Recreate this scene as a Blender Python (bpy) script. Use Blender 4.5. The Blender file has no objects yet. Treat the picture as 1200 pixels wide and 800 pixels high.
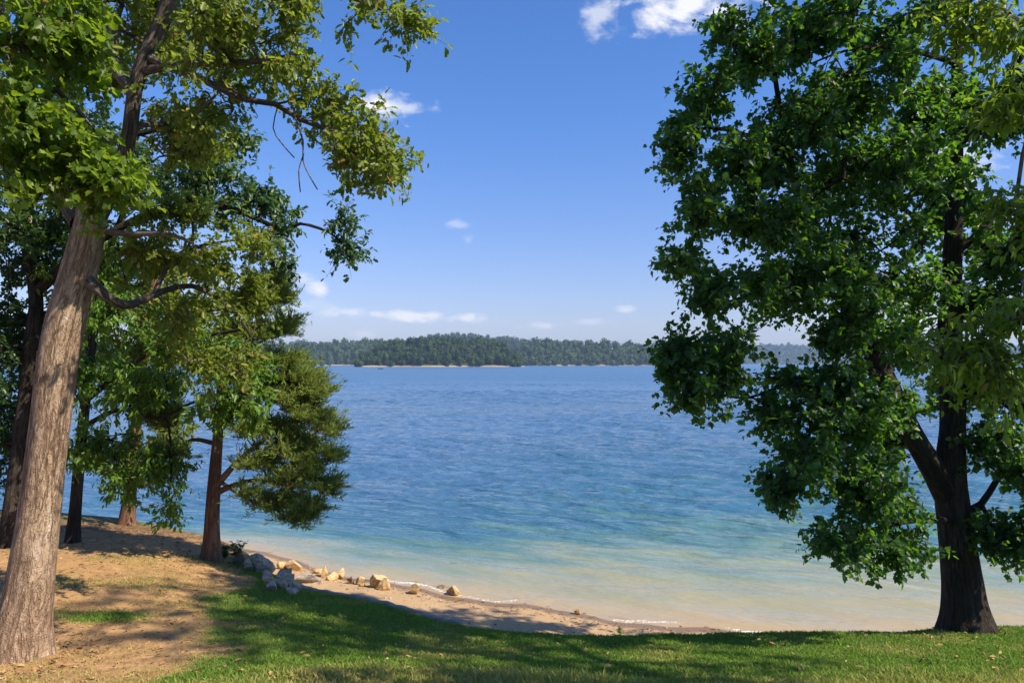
import bpy, math, random
import numpy as np
from mathutils import noise as mnoise, Vector

rs = np.random.RandomState
C = bpy.context.scene.collection
F, HZ, CAM_H = 900.0, 425.0, 5.2           # focal length in photo pixels, horizon row, eye height above the lake

def U(px, py, Y):
    return np.array([(px - 600.0) / F * Y, Y, CAM_H + (HZ - py) / F * Y])

# ------------------------------------------------------------------ helpers
def mesh_obj(name, verts, faces, mat, parent=None, smooth=False, attrs=None):
    """faces: list of (n,k) int arrays; one mesh object"""
    verts = np.asarray(verts, np.float32).reshape(-1, 3)
    faces = [np.asarray(f, np.int32) for f in faces if len(f)]
    me = bpy.data.meshes.new(name)
    nl = sum(f.size for f in faces); npol = sum(len(f) for f in faces)
    me.vertices.add(len(verts)); me.loops.add(nl); me.polygons.add(npol)
    me.vertices.foreach_set('co', verts.ravel())
    me.loops.foreach_set('vertex_index', np.concatenate([f.ravel() for f in faces]))
    tot = np.concatenate([np.full(len(f), f.shape[1], np.int32) for f in faces])
    st = np.concatenate([[0], np.cumsum(tot)[:-1]]).astype(np.int32)
    me.polygons.foreach_set('loop_start', st)
    if smooth:
        me.polygons.foreach_set('use_smooth', np.ones(npol, bool))
    me.update(calc_edges=True)
    for k, v in (attrs or {}).items():
        v = np.asarray(v, np.float32)
        if v.ndim == 1:
            a = me.attributes.new(k, 'FLOAT', 'POINT'); a.data.foreach_set('value', v)
        else:
            a = me.attributes.new(k, 'FLOAT_VECTOR', 'POINT'); a.data.foreach_set('vector', v.ravel())
    me.validate()
    if mat: me.materials.append(mat)
    o = bpy.data.objects.new(name, me); C.objects.link(o)
    if parent is not None:
        o.parent = parent
        o.matrix_parent_inverse = parent.matrix_basis.inverted()
    return o

def tag(o, label=None, cat=None, kind=None, group=None):
    if label: o['label'] = label
    if cat: o['category'] = cat
    if kind: o['kind'] = kind
    if group: o['group'] = group
    return o

def empty(name, loc):
    o = bpy.data.objects.new(name, None); C.objects.link(o); o.location = Vector(loc); return o

class NoiseF:
    """tileable value noise for numpy arrays"""
    def __init__(s, seed): s.g = rs(seed).rand(64, 64)
    def one(s, x, y):
        xi = np.floor(x).astype(int); yi = np.floor(y).astype(int); fx = x - xi; fy = y - yi
        fx = fx*fx*(3-2*fx); fy = fy*fy*(3-2*fy); g = s.g
        a = g[xi % 64, yi % 64]; b = g[(xi+1) % 64, yi % 64]; c = g[xi % 64, (yi+1) % 64]; d = g[(xi+1) % 64, (yi+1) % 64]
        return (a*(1-fx)+b*fx)*(1-fy) + (c*(1-fx)+d*fx)*fy
    def __call__(s, x, y, o=4):
        t = 0; a = .5; n = 0
        for k in range(o):
            t = t + a*s.one(x*2**k+7.3*k, y*2**k+3.1*k); n += a; a *= .5
        return t/n
N1, N2, N3 = NoiseF(1), NoiseF(2), NoiseF(3)
def sst(a, b, x):
    t = np.clip((x-a)/(b-a), 0, 1); return t*t*(3-2*t)

# ------------------------------------------------------------------ node helpers
class NT:
    def __init__(s, name):
        s.m = bpy.data.materials.new(name); s.m.use_nodes = True
        s.t = s.m.node_tree; s.t.nodes.clear(); s.out = s.n('ShaderNodeOutputMaterial')
    def n(s, typ, **kw):
        nd = s.t.nodes.new(typ)
        for k, v in kw.items(): setattr(nd, k, v)
        return nd
    def l(s, a, b): s.t.links.new(a, b)
    def put(s, sock, v):
        if hasattr(v, 'is_output'): s.l(v, sock)
        else: sock.default_value = v
    def attr(s, name, out='Fac'): return s.n('ShaderNodeAttribute', attribute_name=name).outputs[out]
    def rotscale(s, vec, deg, scale): return s.mapping(s.mapping(vec, (1, 1, 1), (0, 0, math.radians(deg))), scale)
    def noise(s, vec, scale, detail=4, rough=.55, dist=0.):
        nd = s.n('ShaderNodeTexNoise'); 
        if vec is not None: s.l(vec, nd.inputs['Vector'])
        nd.inputs['Scale'].default_value = scale; nd.inputs['Detail'].default_value = detail
        nd.inputs['Roughness'].default_value = rough; nd.inputs['Distortion'].default_value = dist
        return nd.outputs['Fac']
    def mapping(s, vec, scale=(1, 1, 1), rot=(0, 0, 0)):
        nd = s.n('ShaderNodeMapping'); s.l(vec, nd.inputs['Vector'])
        nd.inputs['Scale'].default_value = scale; nd.inputs['Rotation'].default_value = rot; return nd.outputs[0]
    def math(s, op, a, b=0., c=0., clamp=False):
        nd = s.n('ShaderNodeMath', operation=op, use_clamp=clamp)
        s.put(nd.inputs[0], a); s.put(nd.inputs[1], b)
        if op in ('MULTIPLY_ADD', 'SMOOTH_MIN', 'SMOOTH_MAX'): s.put(nd.inputs[2], c)
        return nd.outputs[0]
    def rng(s, v, a, b, c=0., d=1., smooth=True):
        nd = s.n('ShaderNodeMapRange', interpolation_type='SMOOTHSTEP' if smooth else 'LINEAR')
        s.put(nd.inputs[0], v)
        for i, x in enumerate((a, b, c, d)): s.put(nd.inputs[i+1], x)
        return nd.outputs[0]
    def mix(s, f, a, b, mode='MIX'):
        nd = s.n('ShaderNodeMix', data_type='RGBA', blend_type=mode)
        s.put(nd.inputs[0], f)
        for i, v in ((6, a), (7, b)): s.put(nd.inputs[i], v if hasattr(v, 'is_output') else (*v, 1.))
        return nd.outputs[2]
    def ramp(s, f, stops):
        nd = s.n('ShaderNodeValToRGB'); s.l(f, nd.inputs[0]); e = nd.color_ramp.elements
        while len(e) < len(stops): e.new(.5)
        for i, (p, c) in enumerate(stops): e[i].position = p; e[i].color = (*c, 1)
        return nd.outputs[0]
    def bump(s, h, strength=.5, dist=.02, normal=None):
        nd = s.n('ShaderNodeBump'); s.l(h, nd.inputs['Height']); nd.inputs['Strength'].default_value = strength
        nd.inputs['Distance'].default_value = dist
        if normal is not None: s.l(normal, nd.inputs['Normal'])
        return nd.outputs[0]
    def bsdf(s, col, rough=.8, normal=None, spec=.5, ior=None):
        nd = s.n('ShaderNodeBsdfPrincipled')
        s.put(nd.inputs['Base Color'], col if hasattr(col, 'is_output') else (*col, 1)); s.put(nd.inputs['Roughness'], rough)
        nd.inputs['Specular IOR Level'].default_value = spec
        if ior: nd.inputs['IOR'].default_value = ior
        if normal is not None: s.l(normal, nd.inputs['Normal'])
        return nd.outputs[0]
    def done(s, sh): s.l(sh, s.out.inputs['Surface']); return s.m
    def pos(s): return s.n('ShaderNodeNewGeometry').outputs['Position']

def leaf_mat(name, c1, c2, dry, trans, tfac=.35, rough=.42, spec=.45, dry_at=.93):
    t = NT(name); tone = t.attr('tone'); cl = t.attr('clump')
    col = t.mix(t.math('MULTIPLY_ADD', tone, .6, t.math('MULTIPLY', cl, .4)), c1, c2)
    dm = t.rng(tone, dry_at, min(.999, dry_at+.05))
    col = t.mix(dm, col, dry)
    tc = t.mix(tone, trans, tuple(x*1.35 for x in trans)); tc = t.mix(dm, tc, tuple(x*1.2 for x in dry))
    b = t.bsdf(col, rough, spec=spec)
    tr = t.n('ShaderNodeBsdfTranslucent'); t.l(tc, tr.inputs[0])
    mx = t.n('ShaderNodeMixShader'); mx.inputs[0].default_value = tfac; t.l(b, mx.inputs[1]); t.l(tr.outputs[0], mx.inputs[2])
    return t.done(mx.outputs[0])

def bark_mat(name, dark, mid, light, lichen=None, vs=.16, sc=22., bd=.03, lich_amt=.6):
    t = NT(name); bk = t.attr('bk', 'Vector')
    v = t.mapping(bk, (1, 1, vs))
    warp = t.noise(bk, 4., 3)
    n1 = t.noise(v, sc, 6, .65, .6)
    n2 = t.noise(bk, 60., 4, .6)
    n3 = t.noise(t.mapping(bk, (1, 1, .45)), 2.2, 4, .6)
    f = t.rng(n1, .36, .62)
    col = t.mix(f, dark, mid)
    col = t.mix(t.rng(n3, .40, .64), col, t.mix(f, mid, light))
    col = t.mix(t.math('MULTIPLY', n2, .35), col, tuple(x*.55 for x in mid))
    if lichen:
        lm = t.rng(t.noise(t.mapping(bk, (1, 1, .35)), 5.5, 5, .7), .56, .68)
        col = t.mix(t.math('MULTIPLY', lm, lich_amt), col, lichen)
    n4 = t.noise(t.mapping(bk, (1, 1, .13)), 8., 4, .6, .8); crack = t.rng(t.math('ABSOLUTE', t.math('SUBTRACT', n4, .5)), .008, .035, 1., 0.)
    n5 = t.noise(t.mapping(bk, (1, 1, .7)), 9., 4, .6, .8); plate = t.rng(t.math('ABSOLUTE', t.math('SUBTRACT', n5, .5)), .006, .022, 1., 0.)
    crack = t.math('MAXIMUM', crack, t.math('MULTIPLY', plate, .6))
    col = t.mix(t.math('MULTIPLY', crack, .75), col, dark)
    n6 = t.noise(t.mapping(bk, (1, 1, .5)), 1.3, 3, .55); col = t.mix(t.math('MULTIPLY', t.rng(n6, .48, .62), .32), col, t.mix(.5, dark, mid))
    h = t.math('ADD', t.math('SUBTRACT', n1, t.math('MULTIPLY', crack, .35)), t.math('MULTIPLY', n2, .25))
    return t.done(t.bsdf(col, .92, t.bump(h, 1., bd), spec=.2))

# ------------------------------------------------------------------ terrain
LAWN = np.array([U(600,800,7.2), U(1200,800,7.2), U(1135,737,10.7), U(900,770,8.9), U(300,770,8.25), (0,0,3.6), (8,0,3.65), (-8,0,3.35),
    (0,-10,5.2), (12,-10,5.3), (-12,-10,4.8), (15,4,2.9), (-8,4.5,2.65), (0,4,2.85), (20,10,1.8), U(25,770,8.5), U(100,700,10.7),
    U(85,635,14.5), U(0,598,18), U(150,612,17.5), U(248,655,14.1), U(248,700,11.3), U(248,790,7.6), U(0,640,14), U(350,688,13),
    U(300,667,14.3), U(400,697,12.3), U(470,714,11.6), U(520,726,11.2), U(600,740,10.8), U(700,744,10.5), U(870,741,10.5),
    U(1000,740,10.6), U(1100,738,10.8), U(1200,735,11), (-16,18,1.7), (-18,10,2.2), (16,13,1.35), (-22,2,3.0), (22,-6,4.4)])
def rbf_fit(P):
    xy = P[:, :2]; d = np.linalg.norm(xy[:, None]-xy[None], axis=2); K = np.where(d > 0, d*d*np.log(d+1e-9), 0) + np.eye(len(P))*.15
    Q = np.c_[np.ones(len(P)), xy]; A = np.block([[K, Q], [Q.T, np.zeros((3, 3))]])
    return xy, np.linalg.solve(A, np.r_[P[:, 2], 0, 0, 0])
RX, RW = rbf_fit(LAWN)
def lawn(x, y):
    x = np.clip(x, -20, 20); y = np.clip(y, -11, 19)
    out = RW[-3] + RW[-2]*x + RW[-1]*y
    for (a, b), w in zip(RX, RW[:-3]):
        r2 = (x-a)**2 + (y-b)**2; out = out + w*.5*r2*np.log(r2+1e-12)
    return np.clip(out, 1.2, 6)
SX, SY = zip(*[(-6000,40),(-400,40),(-60,19.5),(-20,20),(-12,20.6),(-9,21.6),(-7.4,21.6),(-5.8,20.2),(-4.2,18.9),(-2.6,17.9),(-1.1,17.1),(.36,16.4),(1.75,15.76),(3,15.2),(4.4,14.8),(6,14.5),(10,14),(20,13),(60,12),(400,10),(6000,10)])
EX, EY = zip(*[(-6000,36),(-400,36),(-60,17.2),(-20,18.2),(-12,18.3),(-9,18.2),(-6.4,16.7),(-5.6,15.8),(-4.8,14.6),(-3.6,13),(-2.7,12.3),(-1.68,11.6),(-1,11.2),(0,10.8),(1.17,10.5),(3.15,10.5),(4.7,10.6),(6,10.9),(7.3,11.1),(10,11.2),(20,10.5),(60,9.5),(400,8),(6000,8)])
def shore(x): return np.interp(x, SX, SY) + .12*np.sin(x*1.9+.4) + .05*np.sin(x*5.3)
def edge(x): return np.interp(x, EX, EY)
def terrain(x, y, fine=True):
    x = np.asarray(x, float); y = np.asarray(y, float)
    d = shore(x) - y                                   # > 0 on land
    beach = np.where(d > 0, .105*d, np.maximum(.13*d, -3.0))
    beach = np.minimum(beach, .62+.02*d)
    e = edge(x); w = np.where(x < -4, 2.2, 1.1)
    k = 1 - sst(0, 1, (y-e+.1)/w)
    z = beach + np.maximum(lawn(x, np.minimum(y, e+.5))-beach, 0)*k
    if fine:
        near = (np.abs(x) < 40) & (y < 60)
        z = z + np.where(near & (d > -.5), (N1(x*.9, y*.9, 3)-.5)*.10*sst(0, 2, d) + (N2(x*5, y*5, 3)-.5)*.025*sst(-.2, .6, d), 0)
    return z
def ray_hit(px, py, y0=6., y1=40.):
    ys = np.arange(y0, y1, .02); xs = (px-600)/F*ys; zs = CAM_H+(HZ-py)/F*ys
    i = np.argmax(zs <= terrain(xs, ys)); return np.array([xs[i], ys[i], float(terrain(xs[i], ys[i]))])
def grass_mask(x, y):
    """1 on the lawn, 0 on bare dirt"""
    b = np.interp(y, [4, 7.2, 7.8, 9, 10.2, 11.3, 12.3, 14, 30], [-4.6, -4.1, -3.6, -3.5, -4.3, -4.9, -4.6, -5, -5])
    n = (N1(x*.8+3, y*.8, 4)-.5)*2.6
    m = sst(-.75, .75, x-b+n)
    patch = np.exp(-(((x+5.4)/.8)**2+((y-10.05)/.30)**2))*1.0
    patch2 = .55*sst(16.0, 17.4, y+n*.5)*(x < -5.5)
    dry = .45*sst(8.4, 7.2, y+n*.4)*(x < -3)
    spare = .42*sst(.42, .7, N2(x*.9+5, y*1.3, 4))*(x < -3)
    return np.clip(np.maximum(np.maximum(np.maximum(m, spare), patch), np.maximum(patch2, dry)), 0, 1)

def axis(fine0, fine1, step, lim=6000):
    left = [-lim, -3000, -1500, -700, -350, -180, -100, -60, -40, -30, -24]; right = [24, 27, 31, 36, 44, 60, 100, 180, 350, 700, 1500, 3000, lim]
    return np.array([v for v in left if v < fine0-1] + list(np.arange(fine0, fine1, step)) + [v for v in right if v > fine1+1])
def grid_faces(nx, ny):
    i = np.arange(nx-1)[None, :] + nx*np.arange(ny-1)[:, None]; i = i.ravel()
    return np.stack([i, i+1, i+nx+1, i+nx], 1)

def ground_material():
    t = NT('ground_soil'); p = t.pos(); g = t.attr('grass'); d = t.attr('shore_d'); bch = t.attr('beach'); duff_dapple = t.attr('duff_dapple')
    big = t.noise(p, .9, 5, .6); mid = t.noise(p, 5., 5, .6); fin = t.noise(p, 38., 4, .65); grit = t.noise(p, 110., 3, .6)
    dirt = t.mix(t.rng(mid, .35, .66), (.30, .165, .070), (.50, .300, .135))
    dirt = t.mix(t.rng(big, .42, .62), dirt, (.40, .235, .095))
    dirt = t.mix(t.math('MULTIPLY', t.rng(fin, .52, .68), .75), dirt, (.12, .066, .035))
    dirt = t.mix(t.math('MULTIPLY', t.rng(grit, .58, .72), .5), dirt, (.5, .36, .2))
    big2 = t.noise(p, 1.7, 6, .68); dirt = t.mix(t.math('MULTIPLY', t.rng(big2, .5, .64), .42), dirt, (.20, .105, .048))
    dirt = t.mix(t.math('MULTIPLY', duff_dapple, t.rng(mid, .3, .6)), dirt, (.10, .055, .03))  # dark leaf duff, with tree-shade dapples painted into the same colour
    soil = t.mix(t.rng(fin, .35, .65), (.07, .105, .02), (.13, .14, .035))
    gm = t.rng(t.math('ADD', g, t.math('MULTIPLY', t.math('SUBTRACT', mid, .5), .9)), .35, .75)
    land = t.mix(gm, dirt, soil)
    sand = t.mix(t.rng(fin, .38, .66), (.36, .235, .125), (.52, .36, .20))
    sand = t.mix(t.math('MULTIPLY', t.rng(grit, .55, .7), .55), sand, (.17, .115, .08))
    sand = t.mix(t.math('MULTIPLY', t.rng(mid, .56, .68), .35), sand, (.2, .14, .1))
    col = t.mix(t.rng(t.math('ADD', bch, t.math('MULTIPLY', t.math('SUBTRACT', mid, .5), .4)), .4, .6), land, sand)
    wet = t.rng(t.math('ADD', d, t.math('MULTIPLY', t.math('SUBTRACT', mid, .5), .5)), .3, .55, 1., 0.)
    col = t.mix(t.math('MULTIPLY', wet, .75), col, (.14, .085, .048))
    h = t.math('ADD', t.math('MULTIPLY', mid, .5), t.math('ADD', t.math('MULTIPLY', fin, .35), t.math('MULTIPLY', grit, .2)))
    ro = t.math('MULTIPLY_ADD', wet, -.5, .92)
    return t.done(t.bsdf(col, ro, t.bump(h, .9, .04), spec=.3))

def build_ground():
    gx = axis(-19, 14, .1); gy = axis(2, 23, .1)
    X, Y = np.meshgrid(gx, gy); Z = terrain(X, Y)
    d = shore(X)-Y
    o = mesh_obj('ground', np.stack([X, Y, Z], 2), [grid_faces(len(gx), len(gy))], ground_material(), smooth=True, attrs={
        'grass': np.where(np.abs(X) < 40, grass_mask(X, Y), .8).ravel(), 'shore_d': d.ravel(),
        'beach': (sst(.35, .75, (Y-edge(X)-.0)/1.0)*np.where(X < -7, .25, 1)).ravel(),
        'duff_dapple': (sst(14.5, 16.5, Y+X*.05+(N2(X, Y)-.5)*3)*(X < -5)*sst(.5, -1.0, Y-edge(X)-1)).ravel()})
    tag(o, 'sloping lakeside ground of lawn, bare tan dirt and sandy beach', 'ground', 'structure')

# ------------------------------------------------------------------ lake
WAVE = .62
def build_water():
    t = NT('lake_water'); p = t.pos(); d = t.attr('shore_d'); k = t.attr('shelf')
    streak = t.noise(t.rotscale(p, 18, (.16, .55, 1)), 1., 4, .6)
    streak2 = t.noise(t.mapping(p, (.05, .35, 1), (0, 0, math.radians(4))), 1., 3, .55)
    streak3 = t.noise(t.rotscale(p, 22, (.35, 1.6, 1)), 1., 5, .65)
    dd = t.math('MULTIPLY', d, k)
    dd = t.math('MULTIPLY', dd, t.rng(t.math('MULTIPLY_ADD', streak3, .45, t.math('MULTIPLY', streak, .55)), .32, .68, .58, 1.5))
    f = t.math('POWER', t.math('DIVIDE', dd, 60., clamp=True), .5)
    col = t.ramp(f, [(0, (.36, .26, .14)), (.10, (.36, .28, .15)), (.18, (.285, .265, .16)), (.27, (.19, .235, .175)), (.35, (.075, .165, .165)), (.45, (.036, .118, .185)), (.65, (.045, .118, .205)), (1., (.060, .135, .245))])
    w1 = t.noise(t.rotscale(p, 24, (.42, 1.15, 1)), 1., 3, .5, .35)
    w2 = t.noise(t.rotscale(p, 12, (.9, 2.1, 1)), 1.6, 3, .55, .2)
    w3 = t.noise(t.rotscale(p, 20, (.07, .24, 1)), 1., 3, .5)
    calm = t.rng(d, 0., 16., .20, 1.)
    gust = t.rng(t.noise(t.mapping(p, (.02, .06, 1), (0, 0, math.radians(-5))), 1., 3, .55), .3, .65, .55, 1.25)
    h = t.math('ADD', t.math('MULTIPLY', w1, 2.1), t.math('ADD', t.math('MULTIPLY', w2, .6), t.math('MULTIPLY', w3, 1.6)))
    calm = t.math('MULTIPLY', t.math('MULTIPLY', calm, gust), t.rng(d, 40., 200., 1., .25))
    h = t.math('MULTIPLY', h, calm)
    nrm = t.bump(h, 1., .30)
    # foam: broken white lip just off the sand
    fo = t.attr('foam'); fn = t.noise(p, 26., 4, .7); fl = t.noise(t.mapping(p, (.5, .5, 1)), 1., 2)
    foam = t.math('MULTIPLY', t.rng(t.math('MULTIPLY_ADD', fo, .53, t.math('MULTIPLY_ADD', fl, .25, fn)), .96, 1.12), .9)
    col = t.mix(foam, col, (.82, .80, .76))
    t.done(t.bsdf(col, t.math('MULTIPLY_ADD', foam, .5, t.rng(d, 30., 260., .08, .34)), nrm, spec=.5, ior=1.33))
    uu = np.r_[[-300, -120, -50, -20, -9, -5, -3, -2, -1.5, -1.2], np.arange(-1., 1., .0027), [1.2, 1.5, 2, 3, 5, 9, 20, 50, 120, 300]]
    ys = list(np.r_[np.arange(11, 22, .11), np.arange(22, 45, .15)]); st = .15
    while ys[-1] < 1100: ys.append(ys[-1]+max(.16, ys[-1]*.006))
    gy = np.array(ys+[1200, 1400, 1700, 2100, 2700, 3500, 4500, 6000]); V, Y = np.meshgrid(uu, gy); X = np.clip(V*(np.minimum(Y, 1300)*.78+6), -6000, 6000)
    X[:, 0] = -6000; X[:, -1] = 6000; gx = uu; d = Y-shore(X)
    shelf = np.interp(X, [-14, -7, -4, 0, 3, 8, 40], [2.6, 2.6, 2.1, 1.25, 1.0, .8, .8])
    ln = .16+.10*np.sin(X*2.3)
    foam = np.exp(-((d-ln)/.10)**2)*np.clip(sst(.46, .62, N3(X*.8+5, X*0+.5, 2)), 0, 1)*(X > -3.5)
    z = .012*np.sin((d*2.2+np.sin(X*.7))*1.5)*sst(0, 2, d)*(d < 12)
    def rot(deg, sx, sy):
        a = math.radians(deg); return (X*math.cos(a)-Y*math.sin(a))*sx+30000, (X*math.sin(a)+Y*math.cos(a))*sy+30000
    amp = sst(.3, 15, d)*(1-sst(700, 1100, Y))*(1-sst(.95, 1.15, np.abs(V)))*(.55+.75*sst(.3, .7, N3(X*.03+900, Y*.06+4, 2)))*(1+sst(40, 150, Y)*.5)
    wv = WAVE*((N1(*rot(22, .55, 1.5), 2)-.5)*.30+(N2(*rot(8, 1.0, 2.0), 2)-.5)*.15+(N3(*rot(30, .12, .36), 2)-.5)*.30)
    z = z+amp*wv
    near = np.abs(X) < 60
    z = np.where(near, z+.02*np.exp(-((d-ln-.05)/.09)**2)*foam, z)
    o = mesh_obj('lake_water', np.stack([X, Y, z], 2), [grid_faces(len(gx), len(gy))], t.m, smooth=True,
                 attrs={'shore_d': d.ravel(), 'shelf': shelf.ravel(), 'foam': foam.ravel()})
    tag(o, 'rippled blue lake turning turquoise and sandy near the shore', 'lake', 'structure')

# ------------------------------------------------------------------ tubes
def catmull(P, step):
    P = np.asarray(P, float); out = []
    Q = np.vstack([2*P[0]-P[1], P, 2*P[-1]-P[-2]])
    for i in range(1, len(Q)-2):
        n = max(2, int(np.linalg.norm(Q[i+1, :3]-Q[i, :3])/step))
        for k in range(n):
            t = k/n
            out.append(.5*((2*Q[i])+(Q[i+1]-Q[i-1])*t+(2*Q[i-1]-5*Q[i]+4*Q[i+1]-Q[i+2])*t*t+(3*Q[i]-Q[i-1]-3*Q[i+1]+Q[i+2])*t**3))
    out.append(P[-1]); return np.array(out)

class Tubes:
    def __init__(s): s.v, s.f, s.b, s.n = [], [], [], 0
    def add(s, P, R, seg=6, rough=0., flare=0., seed=0, lobes=5):
        P = np.asarray(P, float); R = np.asarray(R, float); n = len(P)
        T = np.gradient(P, axis=0); T /= np.linalg.norm(T, axis=1)[:, None]+1e-9
        ref = np.array([1., 0, 0]) if abs(T[0, 0]) < .8 else np.array([0, 1., 0])
        A = ref[None]-T*(T@ref)[:, None]; A /= np.linalg.norm(A, axis=1)[:, None]+1e-9
        B = np.cross(T, A); th = np.linspace(0, 2*np.pi, seg, endpoint=False); L = np.r_[0, np.cumsum(np.linalg.norm(np.diff(P, axis=0), axis=1))]
        rr = np.repeat(R[:, None], seg, 1)
        if flare:
            ph = seed*1.7
            lob = 1+.55*np.maximum(0, np.sin(lobes*th+ph))+.25*np.sin(2*th+ph)
            rr = rr*(1+flare*np.exp(-L/.33)[:, None]*lob[None]*.8)
        if rough:
            dn = np.zeros_like(rr)
            for i in range(n):
                for j in range(seg):
                    q = Vector((math.cos(th[j])*R[0]*9, math.sin(th[j])*R[0]*9, L[i]*1.6+seed*10))
                    dn[i, j] = mnoise.noise(q)*.6+mnoise.noise(q*2.3)*.45
                    q2 = Vector((math.cos(th[j])*1.1, math.sin(th[j])*1.1, L[i]*.8+seed*7)); dn[i, j] += mnoise.noise(q2)*1.2
            rr = rr*(1+rough*dn)
        V = P[:, None]+rr[..., None]*(np.cos(th)[None, :, None]*A[:, None]+np.sin(th)[None, :, None]*B[:, None])
        bk = np.stack([np.repeat((np.cos(th)*R.max())[None], n, 0), np.repeat((np.sin(th)*R.max())[None], n, 0), np.repeat(L[:, None], seg, 1)], 2)+seed*3.7
        i = (np.arange(n-1)[:, None]*seg); j = np.arange(seg)[None]; j2 = (j+1) % seg
        f = np.stack([i+j, i+j2, i+seg+j2, i+seg+j], 2).reshape(-1, 4)+s.n
        s.v.append(V.reshape(-1, 3)); s.b.append(bk.reshape(-1, 3)); s.f.append(f); s.n += n*seg
        # closing tip
        s.v.append(P[-1:]+T[-1:]*R[-1]*.6); s.b.append(bk.reshape(-1, 3)[-1:]); tip = s.n; s.n += 1
        base = s.n-1-seg; a = base+np.arange(seg); s.t = getattr(s, 't', []); s.t.append(np.stack([a, base+(np.arange(seg)+1) % seg, np.full(seg, tip)], 1))
    def build(s, name, mat, parent=None):
        return mesh_obj(name, np.vstack(s.v), [np.vstack(s.f), np.vstack(s.t)], mat, parent, True, {'bk': np.vstack(s.b)})

# ------------------------------------------------------------------ leaves
def half_leaf(outline, fold=.25, curl=.15):
    """outline = right half from base to tip; returns verts and two polygons (folded along the midrib)"""
    o = np.array(outline, float); n = len(o)
    V = [(0, y, -curl*y*y) for x, y in (o[0], o[-1])]
    r = [(x, y, x*fold-curl*y*y) for x, y in o[1:-1]]; l = [(-x, y, x*fold-curl*y*y) for x, y in o[1:-1]]
    m = n-2
    return np.array(V+r+l), [list(range(2, 2+m))+[1, 0], [0, 1]+list(range(1+2*m, 1+m, -1))]
MAPLE = half_leaf([(0, 0), (.22, .02), (.44, .18), (.36, .35), (.48, .60), (.26, .64), (.15, .84), (0, 1.0)], .26, .22)
OAK = half_leaf([(0, 0), (.10, .12), (.27, .32), (.15, .42), (.33, .64), (.19, .74), (.20, .92), (0, 1.02)], .25, .25)
HICK = half_leaf([(0, 0), (.17, .25), (.22, .52), (.13, .8), (0, 1.05)], .3, .3)
SPRAY = half_leaf([(0, 0), (.13, .22), (.05, .3), (.15, .55), (.05, .62), (.10, .85), (0, 1.0)], .5, -.15)

def norm(a): return a/(np.linalg.norm(a, axis=-1, keepdims=True)+1e-9)
DENS, PER = 1.75, 1.95
class Leaves:
    def __init__(s, tpl): s.tpl = tpl; s.p, s.d, s.n, s.s, s.t, s.c = [], [], [], [], [], []
    def add(s, p, d, n, sc, tone, clump):
        s.p.append(p); s.d.append(d); s.n.append(n); s.s.append(sc); s.t.append(tone); s.c.append(clump)
    def build(s, name, mat, parent=None):
        V, polys = s.tpl; k = len(V)
        p = np.vstack(s.p); d = norm(np.vstack(s.d)); n = np.vstack(s.n); sc = np.concatenate(s.s)[:, None, None]
        n = norm(n-d*(n*d).sum(1, keepdims=True)); x = np.cross(d, n)
        W = p[:, None]+sc*(V[None, :, 0:1]*x[:, None]+V[None, :, 1:2]*d[:, None]+V[None, :, 2:3]*n[:, None])
        off = np.arange(len(p))[:, None]*k
        return mesh_obj(name, W.reshape(-1, 3), [np.asarray(q)[None]+off for q in polys], mat, parent, False,
                        {'tone': np.repeat(np.concatenate(s.t), k), 'clump': np.repeat(np.concatenate(s.c), k)})

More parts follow.
